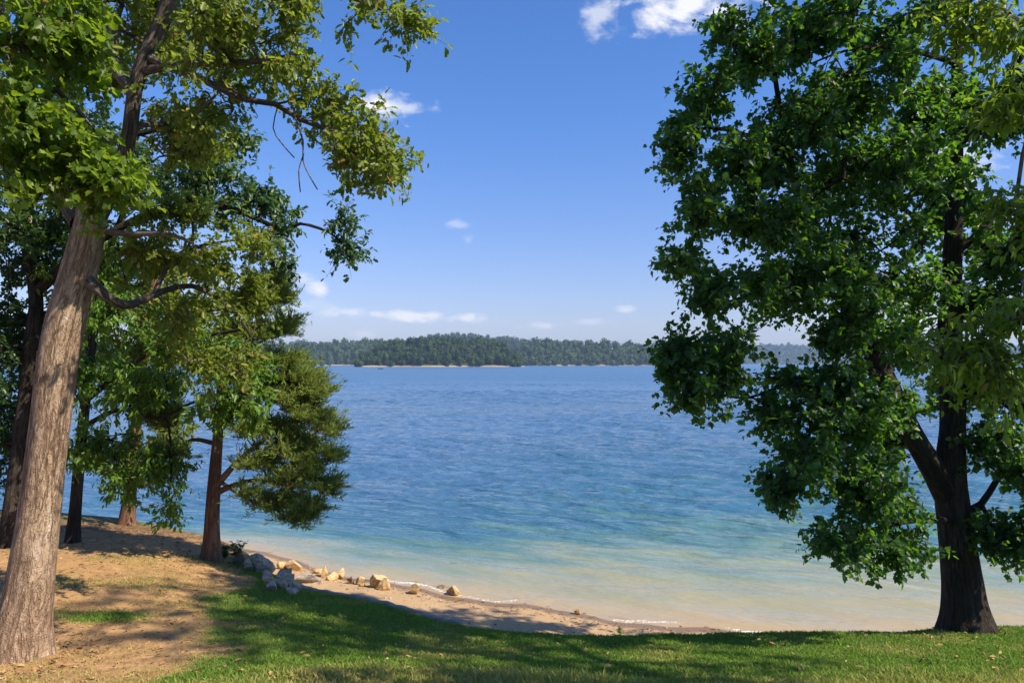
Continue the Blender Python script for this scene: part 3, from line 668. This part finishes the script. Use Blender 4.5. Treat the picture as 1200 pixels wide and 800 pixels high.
build_tree('cedar_tree', 'feathery cedar with a reddish trunk leaning over the grey rocks by the beach', [
    [(247,656,14.1,20),(248,640,14.1,18),(249,600,14.1,16),(252,550,14.1,14),(256,500,14.1,11),(260,440,14.1,9),(264,380,14.1,6),(270,320,14.1,3)],
    [(251,572,14.1,9),(268,552,14,7),(290,530,13.9,5),(330,500,13.8,4),(375,470,13.7,2)],
    [(252,578,14.1,8),(275,568,14,6),(305,562,13.8,4),(350,570,13.6,3),(390,575,13.5,2)],
    [(256,500,14.1,6),(300,470,14,4),(340,450,14,3),(378,440,14,2)],
    [(260,440,14.1,5),(290,410,14.1,3),(325,390,14.1,2)],
    [(254,520,14.1,6),(225,515,14.3,4),(200,530,14.5,2)],
    [(252,560,14.1,5),(300,590,13.6,3),(345,602,13.4,2)],
  ],
  [(290,360,14.1,40,30,.6),(325,350,14,22,24,.35),(335,385,14,26,26,.4),(345,475,13.9,40,24,.6),(355,552,13.6,40,24,.5),(330,450,14.3,45,26,.6),(345,520,14.3,45,26,.5),(300,335,14.1,22,22,.4),(318,330,14.1,12,14,.2),(312,352,14,28,22,.4),(308,395,14.1,42,26,.7),(325,425,14,44,26,.7),(350,445,14,42,24,.6),(370,460,13.9,30,22,.5),(320,465,13.9,50,26,.8),(360,490,13.9,44,24,.6),(380,505,13.8,28,24,.5),(310,505,13.9,48,28,.8),(340,530,13.8,50,26,.7),(385,535,13.7,26,26,.4),(300,545,13.8,40,24,.7),(340,562,13.6,50,24,.7),(380,572,13.5,30,24,.4),(320,590,13.6,44,20,.5),(360,598,13.5,34,18,.4),(345,608,13.4,34,12,.4,.8),(290,580,13.7,26,18,.4,.6),
   (215,530,14.4,40,28,.6,.8),(205,490,14.4,50,30,.7,.8),(195,558,14.5,22,15,.4,.7),(270,440,14.1,36,32,.7),(280,485,14,35,30,.6,.8),(275,400,14.1,40,40,.7,.8)],
  BARK_RED, LEAF_CEDAR, SPRAY, leaf=.08, dens=23, per=92, seed=19, flare=.55, seg=28, spread=.30, conifer=True, droop=0)

build_tree('maple_tree', 'big dark maple with a forked trunk at the lawn edge on the right', [
    [(1135,740,10.7,58),(1131,712,10.7,46),(1127,670,10.7,42),(1121,620,10.7,39),(1115,580,10.7,36),(1114,540,10.7,32),(1116,500,10.75,27),(1116,450,10.8,28),(1113,400,10.8,27),(1115,330,10.8,22),(1118,250,10.8,18),(1121,150,10.8,14),(1122,40,10.8,11),(1125,-60,10.8,9),(1120,-180,10.8,6),(1118,-300,10.8,3)],
    [(1113,585,10.7,32),(1094,550,10.6,27),(1077,522,10.55,24),(1055,480,10.4,23),(1036,440,10.3,22),(1018,400,10.2,21),(1002,368,10.1,17),(985,330,10,15),(962,280,9.9,12),(935,220,9.8,10),(918,150,9.8,7),(905,70,9.8,5)],
    [(1008,380,10.15,12),(985,350,9.9,9),(950,340,9.6,7),(900,340,9.3,5),(850,355,9.1,3),(825,362,9.05,2)],
    [(1010,385,10.2,13),(1035,335,10.5,11),(1065,300,10.8,10),(1088,270,11,8),(1095,225,11.2,5)],
    [(1120,178,10.8,10),(1145,140,10.6,9),(1175,100,10.4,8),(1205,55,10.2,5)],
    [(1122,75,10.8,8),(1090,65,10.4,6),(1040,55,10,5),(990,60,9.7,3),(950,75,9.5,2)],
    [(1124,-20,10.8,7),(1100,20,10.4,5),(1080,0,10.2,4)],
    [(1126,600,10.7,9),(1150,590,10.6,8),(1180,545,10.4,6),(1215,520,10.2,4)],
    [(1118,300,10.8,9),(1150,270,10.9,7),(1190,240,11,5),(1240,200,11,3)],
    [(1060,490,10.4,11),(1025,505,10,7),(985,522,9.7,4),(940,538,9.4,2)],
    [(1036,440,10.3,11),(990,430,9.9,7),(940,440,9.6,5),(880,465,9.3,3),(820,460,9.1,2)],
    [(1118,610,10.6,9),(1070,610,10.2,6),(1020,620,9.8,4),(975,625,9.6,2)],
    [(945,240,9.85,8),(890,250,9.5,6),(840,255,9.2,4),(800,250,9,2)],
    [(925,180,9.8,7),(880,160,9.6,5),(835,150,9.4,4),(795,155,9.3,2)],
  ],
  [(960,30,9.7,85,55,1.2),(885,70,9.5,55,50,.9),(850,35,9.5,30,35,.5,.8),(830,120,9.4,45,45,.7),(800,165,9.3,32,48,.5),(860,185,9.4,50,40,.8),(825,240,9.2,48,45,.7),(810,300,9.1,30,38,.5,.9),(795,375,9,34,18,.35),(830,345,9.1,48,32,.6),(800,410,9.1,30,24,.4),(815,460,9.1,46,26,.45),(800,435,9.1,25,35,.4),(855,405,9.2,42,28,.6),(848,440,9.2,26,26,.4,.8),
   (930,150,9.8,60,65,1.0),(920,260,9.7,75,55,1.1),(910,340,9.5,65,45,.9),(1000,110,10,80,70,1.3),(1010,210,10.2,85,65,1.4),(1010,290,10.3,70,45,1.2,.8),(1060,40,10.3,60,50,1.1,.8),(1070,150,10.8,55,70,1.2,.8),(1075,410,11.0,50,40,.6,.8),(970,400,9.8,50,28,.7,.8),(950,450,9.6,65,38,.8),(905,480,9.4,35,28,.5),(950,530,9.5,65,45,.8),(920,570,9.4,42,28,.5),(1000,560,9.8,55,42,.8),(1045,520,11.3,45,40,.5,.7),(1005,500,9.7,45,36,.5,.9),(1022,548,9.9,42,38,.5,.9),(1045,590,10.1,36,28,.4,.9),(985,450,9.6,45,32,.5,.9),(1010,470,9.6,30,25,.4,.8),(985,635,9.6,42,22,.5),(1030,640,9.8,55,36,.6),(1062,630,10,36,34,.5,.9),
   (1170,620,10.4,45,42,.6),(1190,560,10.3,40,50,.7),(1160,520,10.4,40,45,.7,.8),(1170,640,10.3,30,26,.4),(1180,450,10.6,60,60,.9,.8),(1040,395,9.7,45,32,.4,.9),(1055,470,9.8,18,22,.25,.7),(1000,370,9.3,45,40,.5,.9),(960,310,9.2,50,40,.5,.8),(890,330,9.2,45,35,.6,.7),(875,250,9.2,45,40,.6,.7),(1065,340,10.4,60,45,.9,.8),(1110,455,11.7,50,40,.5,.7),(1150,430,10.2,50,50,.8,.8),(1000,330,9.8,45,40,.7,.9),(1085,220,10.2,50,50,.9,.8),(900,190,9.6,50,50,.8,.8),(970,480,9.4,55,35,.7,.8),(1020,590,9.6,50,30,.6,.9),(1180,270,10.9,60,80,1.2,1.),(1160,360,10.8,60,45,1,.7),(1180,130,10.5,55,60,1.1,.8),(1130,260,11.2,50,60,.7,.6),(1130,120,11.0,50,60,.6,.5),
   (1000,-90,10,130,60,1.8,.7),(1150,-80,10.6,120,70,1.8,.7),(1080,-220,10.6,170,80,2,.6),(1290,40,10.5,80,120,1.6,.6),(1290,300,10.7,80,120,1.6,.6),(1270,520,10.4,60,90,1.2,.6)],
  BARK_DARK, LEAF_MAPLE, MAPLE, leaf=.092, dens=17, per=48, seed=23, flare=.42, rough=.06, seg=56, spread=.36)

def limb_w(pts):  # world metres -> the pixel tuples build_tree expects
    return [(600+x/y*F, HZ-(z-CAM_H)/y*F, y, 2*r*F/y) for x, y, z, r in pts]
g0 = float(terrain(7.2, 4.6))
build_tree('overhanging_tree', 'tree beyond the right edge whose yellow green leaves hang in front of the maple', [
    limb_w([(7.2,4.6,g0,.30),(7.2,4.6,g0+1.5,.26),(7.2,4.7,6.5,.22),(7.4,4.9,8.5,.18),(7.6,5.2,10.5,.14),(7.8,5.3,13,.09),(7.8,5.3,15.5,.03)]),
    limb_w([(7.2,4.7,6.3,.08),(6.0,4.9,6.7,.06),(4.6,5.1,6.3,.04),(3.5,5.2,5.8,.02)]),
    limb_w([(7.3,4.8,7.8,.08),(5.9,4.8,8.3,.06),(4.6,5.0,8.2,.04),(3.6,5.3,7.8,.02)]),
    limb_w([(7.4,4.9,8.5,.10),(8.2,6.0,9.8,.07),(8.9,7.0,10.8,.03)]),
    limb_w([(7.4,4.9,8.4,.08),(6.6,3.6,9.2,.06),(6.1,2.7,9.8,.03)]),
    limb_w([(7.6,5.2,10.5,.08),(6.8,5.6,11.5,.06),(6.2,6.0,12.2,.03)]),
  ],
  [(1160,415,5.2,55,40,.35,.7),(1190,370,5.2,45,45,.4,.7),(1125,405,5.25,28,30,.25,.6),(1185,460,5.2,45,35,.3,.6),(1200,250,5.1,36,60,.35,.6),(1190,40,5.1,50,55,.4,.8),(1150,15,5.2,35,30,.3,.8),(1190,130,5.1,26,40,.3,.7),
   ((4.9,4.9,7.4),(.7,.5,1.0),.5),((7.9,5.9,10.5),(2.6,2.2,2.3),.42),((7.8,5.3,14),(2.3,2.0,2.1),.42),((6.6,3.3,9.3),(1.8,1.7,1.5),.42)],  # unseen upper crown, enlarged and placed to cast shade on the lawn
  BARK_GREY, LEAF_NEAR, HICK, leaf=.095, dens=14, per=40, seed=29, flare=.3, seg=24, droop=.5, spread=.3)
g1 = float(terrain(-6.4, 4.2))
build_tree('overhanging_tree', 'tree beyond the left edge whose broad green leaves hang across the top left', [
    limb_w([(-6.4,4.2,g1,.24),(-6.4,4.2,g1+1.5,.2),(-6.3,4.2,6,.17),(-6.3,4.2,8.5,.12),(-6.4,4.1,11,.06)]),
    limb_w([(-6.3,4.2,7.6,.08),(-5.5,4.8,8.2,.06),(-4.6,5.3,8.1,.04),(-3.7,5.7,7.5,.025),(-3.1,5.9,6.9,.012)]),
    limb_w([(-6.3,4.2,6.8,.07),(-5.4,4.9,7.2,.05),(-4.4,5.5,6.9,.03),(-3.6,5.8,6.4,.015)]),
    limb_w([(-6.3,4.2,8.6,.07),(-5.2,4.8,9.2,.05),(-4,5.4,9,.03)]),
  ],
  [(30,60,5.6,65,55,.5),(45,140,5.7,58,50,.45),(30,200,5.7,50,35,.4,.8),(90,195,5.8,38,38,.3,.9),(122,212,5.8,26,25,.25,.9),(75,40,5.6,38,55,.4,.7),(20,-20,5.5,110,50,.7,.7),((-6.3,4.2,9.8),(1.6,1.6,1.5),.6),((-5,4.9,8.4),(1,.8,.7),.7)],
  BARK_GREY, LEAF_NEAR, MAPLE, leaf=.085, dens=16, per=52, seed=31, flare=.3, seg=24, droop=.5, spread=.3)

# ------------------------------------------------------------------ rocks and shore things
GREY = rock_mat('grey_limestone', (.42, .34, .265), (.66, .56, .45), (.075, .06, .048), 1.2)
TAN = rock_mat('tan_sandstone', (.50, .33, .15), (.68, .50, .27), (.26, .15, .07), .5)
BROWN = rock_mat('brown_rock', (.20, .15, .10), (.34, .27, .20), (.08, .06, .04), .5)
GG, TG = 'grey rocks piled at the lawn corner', 'tan boulders along the beach'
rock('grey_boulder', 'largest rounded grey boulder crowning the rock pile beside the cedar', 306, 671, 25, 20, GREY, 101, GG, cuts=9)
rock('grey_boulder', 'pale wedge of grey rock directly under the largest rounded boulder', 312, 682, 15, 15, GREY, 102, GG)
rock('grey_boulder', 'tall dark grey rock in the middle of the pile', 327, 690, 15, 23, GREY, 103, GG, tilt=.2)
rock('grey_boulder', 'pointed whitish rock leaning on the flat slab of the pile', 338, 688, 13, 17, GREY, 104, GG, tilt=-.3)
rock('grey_slab', 'long flat grey slab overhanging a dark hollow at the right end of the pile', 355, 690, 38, 11, GREY, 105, GG, deep=.6, lift=.1, tilt=.1, cuts=5, cat='slab')
rock('grey_boulder', 'small low grey rock at the foot of the pile by the grass', 341, 696, 14, 6, GREY, 106, GG)
rock('grey_boulder', 'small cream and grey rock between the brown rock and the largest boulder', 291, 668, 11, 13, GREY, 107, GG)
rock('grey_boulder', 'blocky grey rock wedged behind the tall dark one in the pile', 334, 684, 15, 18, GREY, 121, GG, tilt=.15)
rock('grey_boulder', 'squat grey rock under the left end of the flat slab', 343, 694, 15, 11, GREY, 122, GG)
rock('grey_boulder', 'low rock at the front of the pile just left of the tall dark one', 317, 692, 14, 10, GREY, 123, GG, tilt=-.2)
rock('brown_boulder', 'brownish rock at the right foot of the cedar', 279, 662, 17, 15, BROWN, 108, GG)
rock('grey_boulder', 'grey rock at the water edge left of the cedar', 213, 634, 19, 13, GREY, 109, 'grey rocks at the water left of the cedar', at=(-7.0,16.9,.85))
rock('grey_boulder', 'smaller dark grey rock nearest the cedar trunk on its left', 227, 640, 12, 12, GREY, 110, 'grey rocks at the water left of the cedar', at=(-6.55,16.6,.78))
rock('grey_boulder', 'low pale grey rock on the bank right of the reddish trunk', 183, 624, 13, 7, GREY, 111, 'grey rocks at the water left of the cedar', at=(-7.9,17.4,1.05))
for i, (x, y, w, h, lab) in enumerate([
    (331, 667, 13, 9, 'small rounded tan boulder touching the steep tan boulder behind the grey pile'),
    (343, 669, 17, 13, 'steep tan boulder with a brown shaded face behind the grey pile'),
    (371, 672, 12, 4, 'thin pale flat stone at the waterline left of the boulder trio'),
    (380, 676, 10, 14, 'tall pointed boulder of the tan trio on the beach'),
    (389, 680, 16, 10, 'low wide boulder at the front of the tan trio'),
    (400, 679, 10, 12, 'upright pale boulder at the right of the tan trio'),
    (411, 684, 10, 9, 'boulder coloured dark for its shaded face, left of the biggest tan boulder'),
    (421, 685, 12, 9, 'mid sized tan boulder beside the dark faced one'),
    (425, 687, 8, 4, 'smallest stone tucked against the biggest tan boulder'),
    (440, 689, 24, 15, 'biggest tan boulder on the beach'),
    (450, 692, 12, 15, 'upright tan boulder leaning on the right of the biggest one'),
    (484, 697, 18, 12, 'pale boulder alone on the sand between the biggest and the last two'),
    (516, 692, 13, 6, 'low dark stone at the waterline'),
    (532, 698, 16, 12, 'wedge shaped tan boulder at the waterline, last of the row'),
    (677, 720, 11, 6, 'small pale stone alone at the foam further along the beach')]):
    rock('tan_boulder', lab, x, y, w, h, BROWN if i in (6, 12) else TAN, 200+i*3, TG, cuts=9, rz=.4*i, noise=.045, facet=.22)  # the dark faced boulder takes the brown rock to hold its shaded side

WOOD = simple_mat('weathered_timber', (.26, .22, .19), (.38, .33, .29), (.12, .10, .085), 9.)
def edging():
    xs = np.linspace(-3.75, -.75, 40); ys = edge(xs)+.16; z = terrain(xs, ys-.12)
    tx = np.gradient(xs); ty = np.gradient(ys); l = np.hypot(tx, ty); nx, ny = -ty/l, tx/l; w = .05; V = []
    for i in range(40):
        for s, dz in ((-1, -.35), (1, -.35), (1, .035), (-1, .035)):
            V.append((xs[i]+nx[i]*w*s, ys[i]+ny[i]*w*s, z[i]+dz+.008*math.sin(i*1.7)))
    i = np.arange(39)[:, None]*4; f = np.concatenate([np.stack([i+a, i+(a+1) % 4, i+4+(a+1) % 4, i+4+a], 2).reshape(-1, 4) for a in range(4)])
    o = mesh_obj('timber_edging', V, [f, np.array([[3, 2, 1, 0], [156, 157, 158, 159]])], WOOD)
    tag(o, 'low weathered timber edging between the lawn and the beach', 'edging')
edging()

def weed(name, label, px, py, h, n, seed, Y=None, mat=None, lf=.05, wide=.5):
    R = rs(seed); p = ray_hit(px, py) if Y is None else np.array([(px-600)/F*Y, Y, float(terrain((px-600)/F*Y, Y))])
    e = empty(name, p); tag(e, label, 'plant'); st = Tubes(); lv = Leaves(HICK)
    for i in range(n):
        a = R.rand()*6.28; hh = h*(.55+.5*R.rand()); ln = np.array([math.cos(a), math.sin(a), 0])*hh*wide*(R.rand()+.2)
        c = catmull(np.array([p, p+ln*.35+np.array([0, 0, hh*.5]), p+ln+np.array([0, 0, hh])]), .02)
        st.add(c, np.linspace(.004, .0015, len(c)), 5, seed=i)
        m = 9; k = R.randint(len(c)//4, len(c), m); d = R.randn(m, 3)*np.array([1, 1, .4])+np.array([0, 0, .3])
        lv.add(c[k], d, np.array([0, 0, 1.])+R.randn(m, 3)*.4, lf*(.7+.6*R.rand(m)), R.rand(m), R.rand(m))
    st.build('stem', TWIG, e); lv.build('leaves', mat or LEAF_LIGHT, e)
weed('weed_plant', 'single leafy weed at the lawn edge against the beach', 727, 745, .2, 5, 41)
weed('low_shrub', 'dark green low shrub behind the brown rock at the cedar foot', 277, 655, .34, 16, 42, mat=LEAF_DEEP, lf=.07, wide=.6)
weed('low_shrub', 'dark green tuft hugging the right side of the cedar trunk', 263, 655, .30, 14, 43, mat=LEAF_DEEP, lf=.07, wide=.5)

# ------------------------------------------------------------------ far shore
build_headland('far_hill', 'low wooded hill along the far left shore', 'hazy mixed wood covering the far left shore', [(-260,404),(0,402),(150,400),(250,402),(345,400),(380,398),(410,395),(440,397),(480,402),(520,410)], 1500, 170, 13, 6.4, 51, FOREST, HILL, tree_h=16)
build_headland('far_hill', 'nearest wooded headland jutting into the lake', 'dense green wood on the nearest headland, over a thin sand strip', [(415,420),(422,409),(440,401),(470,396),(500,394),(530,395),(560,397),(585,401),(600,407),(611,414),(616,424)], 1000, 110, 7.6, 4.3, 52, FOREST_NEAR, HILL, tree_h=13)
build_headland('far_hill', 'tall hill rising behind the nearest headland', 'dark wood on the tall hill behind the nearest headland', [(460,404),(480,396),(500,390),(530,388),(560,390),(590,392),(620,396),(650,402),(680,410)], 2100, 240, 16, 7.5, 53, FOREST_NEAR, HILL, tree_h=20)
build_headland('far_hill', 'wooded shore right of the centre with a pale sand strip', 'green wood on the shore right of the centre', [(596,414),(612,401),(640,396),(670,398),(700,399),(730,400),(760,403),(780,408),(800,414),(830,421)], 1400, 170, 11.5, 5.6, 54, FOREST, HILL, tree_h=15)
build_headland('far_hill', 'distant blue ridge beyond the maple', 'distant blue wood on the ridge beyond the maple', [(740,408),(765,403),(790,401),(830,400),(880,404),(940,401),(1000,403),(1080,396),(1150,400),(1250,402),(1400,405)], 3200, 400, 26, 11., 55, FOREST, HILL, tree_h=20)

# small boat far out on the lake
def boat():
    p = np.array([(446-600)/F*640, 640., 0.]); e = empty('rowing_boat', p); tag(e, 'tiny dark boat on the lake before the nearest headland', 'boat')
    n = 13; s = np.linspace(-1, 1, n); w = .75*(1-np.abs(s)**2.6)+.02; V = []
    for a, b in zip(s, w):
        for q, zz in ((-1, .55), (-.75, .05), (0, -.15), (.75, .05), (1, .55)): V.append((p[0]+a*2.3, p[1]+q*b, zz+.25*a*a))
    i = np.arange(n-1)[:, None]*5; f = np.concatenate([np.stack([i+k, i+k+1, i+6+k, i+5+k], 2).reshape(-1, 4) for k in range(4)])
    DK = simple_mat('dark_hull', (.03, .035, .04), (.05, .055, .06), (.02, .02, .02))
    mesh_obj('hull', V, [f], DK, e, True)
    for k in (-.9, .5):
        c = np.array([p[0]+k, p[1], .4]); bx = np.array([[a*.14, b*.6, d*.02] for a in (-1, 1) for b in (-1, 1) for d in (-1, 1)])+c
        mesh_obj('thwart', bx, [np.array([[0, 1, 3, 2], [4, 6, 7, 5], [0, 4, 5, 1], [2, 3, 7, 6], [0, 2, 6, 4], [1, 5, 7, 3]])], WOOD, e)
boat()

# ------------------------------------------------------------------ haze
def haze():
    m = bpy.data.materials.new('haze_air'); m.use_nodes = True; t = m.node_tree; t.nodes.clear()
    o = t.nodes.new('ShaderNodeOutputMaterial'); v = t.nodes.new('ShaderNodeVolumePrincipled')
    v.inputs['Color'].default_value = (.50, .70, 1., 1); v.inputs['Density'].default_value = HAZE_D; v.inputs['Anisotropy'].default_value = .2
    t.links.new(v.outputs[0], o.inputs['Volume'])
    x, y0, y1, z0, z1 = 6100., -6100., 6100., -4.2, 130.
    V = [(a, b, c) for a in (-x, x) for b in (y0, y1) for c in (z0, z1)]
    ob = mesh_obj('haze', V, [np.array([[0, 1, 3, 2], [4, 6, 7, 5], [0, 4, 5, 1], [2, 3, 7, 6], [0, 2, 6, 4], [1, 5, 7, 3]])], m)
    tag(ob, 'thin blue haze over the lake and the far hills', 'haze', 'stuff')
HAZE_D = .00014
haze()

# ------------------------------------------------------------------ light, sky, camera
SUN_EL, AZ = math.radians(45), math.radians(66)        # azimuth from straight behind the viewer (-Y) round to the right (+X)
sd = Vector((math.sin(AZ)*math.cos(SUN_EL), -math.cos(AZ)*math.cos(SUN_EL), math.sin(SUN_EL)))
sun = bpy.data.lights.new('sun', 'SUN'); sun.energy = 5.0; sun.angle = math.radians(.53); sun.color = (1., .885, .71)
so = bpy.data.objects.new('sun', sun); C.objects.link(so); so.rotation_euler = sd.to_track_quat('Z', 'Y').to_euler()

def world():
    w = bpy.data.worlds.new('World'); bpy.context.scene.world = w; w.use_nodes = True; t = NT.__new__(NT); t.t = w.node_tree; t.t.nodes.clear()
    out = t.n('ShaderNodeOutputWorld'); bg = t.n('ShaderNodeBackground'); bg.inputs['Strength'].default_value = .075
    sky = t.n('ShaderNodeTexSky', sky_type='NISHITA'); sky.sun_disc = False; sky.sun_elevation = SUN_EL
    sky.sun_rotation = math.atan2(sd.x, sd.y); sky.altitude = 250; sky.air_density = 1.0; sky.dust_density = .6; sky.ozone_density = 3.0
    d = t.n('ShaderNodeTexCoord').outputs['Generated']; sp = t.n('ShaderNodeSeparateXYZ'); t.l(d, sp.inputs[0])
    yy = t.math('MAXIMUM', sp.outputs[1], .05); u = t.math('DIVIDE', sp.outputs[0], yy); v = t.math('DIVIDE', sp.outputs[2], yy)
    cm = t.n('ShaderNodeCombineXYZ'); t.l(u, cm.inputs[0]); t.l(v, cm.inputs[1]); uv = cm.outputs[0]
    n1 = t.noise(t.mapping(uv, (1, 1.7, 1)), 17., 6, .62, .4); n2 = t.noise(t.mapping(uv, (1, 1.5, 1)), 42., 4, .6)
    nz = t.math('MULTIPLY_ADD', n1, 3.2, t.math('MULTIPLY_ADD', n2, 1.1, -2.25))
    mask = None
    for px, py, rx, ry, s in [(442,124,50,19,1),(476,127,30,9,.6),(705,18,30,28,.6),(800,6,105,30,1),(850,14,40,20,.9),(376,338,18,10,1),(352,358,34,9,.4),(405,366,32,8,.8),(442,368,14,6,.8),(490,370,44,8,1),(545,373,32,9,1),(640,381,30,6,.6),(735,363,14,6,.7),(690,377,20,5,.4),(535,263,14,7,.35),(549,281,10,7,.3),(430,392,22,7,.4),(300,330,60,12,.6),(1090,380,70,22,.9),(960,372,50,14,.7),(1115,190,70,34,.9),(900,160,40,20,.3),(60,420,80,14,.8)]:
        a = t.math('MULTIPLY', t.math('SUBTRACT', u, (px-600)/F), F/rx); b = t.math('MULTIPLY', t.math('SUBTRACT', v, (HZ-py)/F), F/ry)
        r = t.math('SQRT', t.math('ADD', t.math('MULTIPLY', a, a), t.math('MULTIPLY', b, b)))
        m = t.math('MULTIPLY', t.rng(t.math('ADD', r, t.math('MULTIPLY', nz, -1.)), .1, 1.2, 1., 0.), s)
        mask = m if mask is None else t.math('MAXIMUM', mask, m)
    # a sparse scatter over the rest of the sky
    ns = t.noise(t.mapping(d, (1, 1, 2.4)), 3.1, 7, .6, .3); far = t.rng(sp.outputs[1], .3, .1)
    mask = t.math('MAXIMUM', mask, t.math('MULTIPLY', t.math('MULTIPLY', t.rng(ns, .58, .74), far), .9))
    mask = t.math('MULTIPLY', mask, t.rng(sp.outputs[2], -.01, .02))
    hs = t.n('ShaderNodeHueSaturation'); hs.inputs['Hue'].default_value = SKY_HUE; hs.inputs['Saturation'].default_value = SKY_SAT; hs.inputs['Value'].default_value = SKY_VAL; t.l(sky.outputs[0], hs.inputs['Color'])
    tint = t.mix(t.rng(sp.outputs[2], .02, .38), (1.0, .95, 1.22), (.62, .98, 1.5))
    skyc = t.mix(1., hs.outputs[0], tint, 'MULTIPLY')
    col = t.mix(mask, skyc, (7.6, 7.7, 8.2))
    t.l(col, bg.inputs['Color']); t.l(bg.outputs[0], out.inputs['Surface'])
SKY_HUE, SKY_SAT, SKY_VAL = .5, 1., 1.
world()

cam = bpy.data.cameras.new('camera'); co = bpy.data.objects.new('camera', cam); C.objects.link(co)
co.location = (0, 0, CAM_H); co.rotation_euler = (math.radians(90), 0, 0)
cam.sensor_width = 36; cam.lens = 36*F/1200; cam.shift_y = (HZ-400)/1200; cam.clip_start = .1; cam.clip_end = 20000
S = bpy.context.scene; S.camera = co
S.view_settings.view_transform = 'Standard'; S.view_settings.look = 'None'; S.view_settings.gamma = 1; S.view_settings.exposure = .78
S.render.engine = 'CYCLES'; cy = S.cycles
cy.max_bounces = 7; cy.diffuse_bounces = 3; cy.glossy_bounces = 2; cy.transmission_bounces = 4; cy.volume_bounces = 0; cy.transparent_max_bounces = 6
cy.use_denoising = True; cy.caustics_reflective = False; cy.caustics_refractive = False
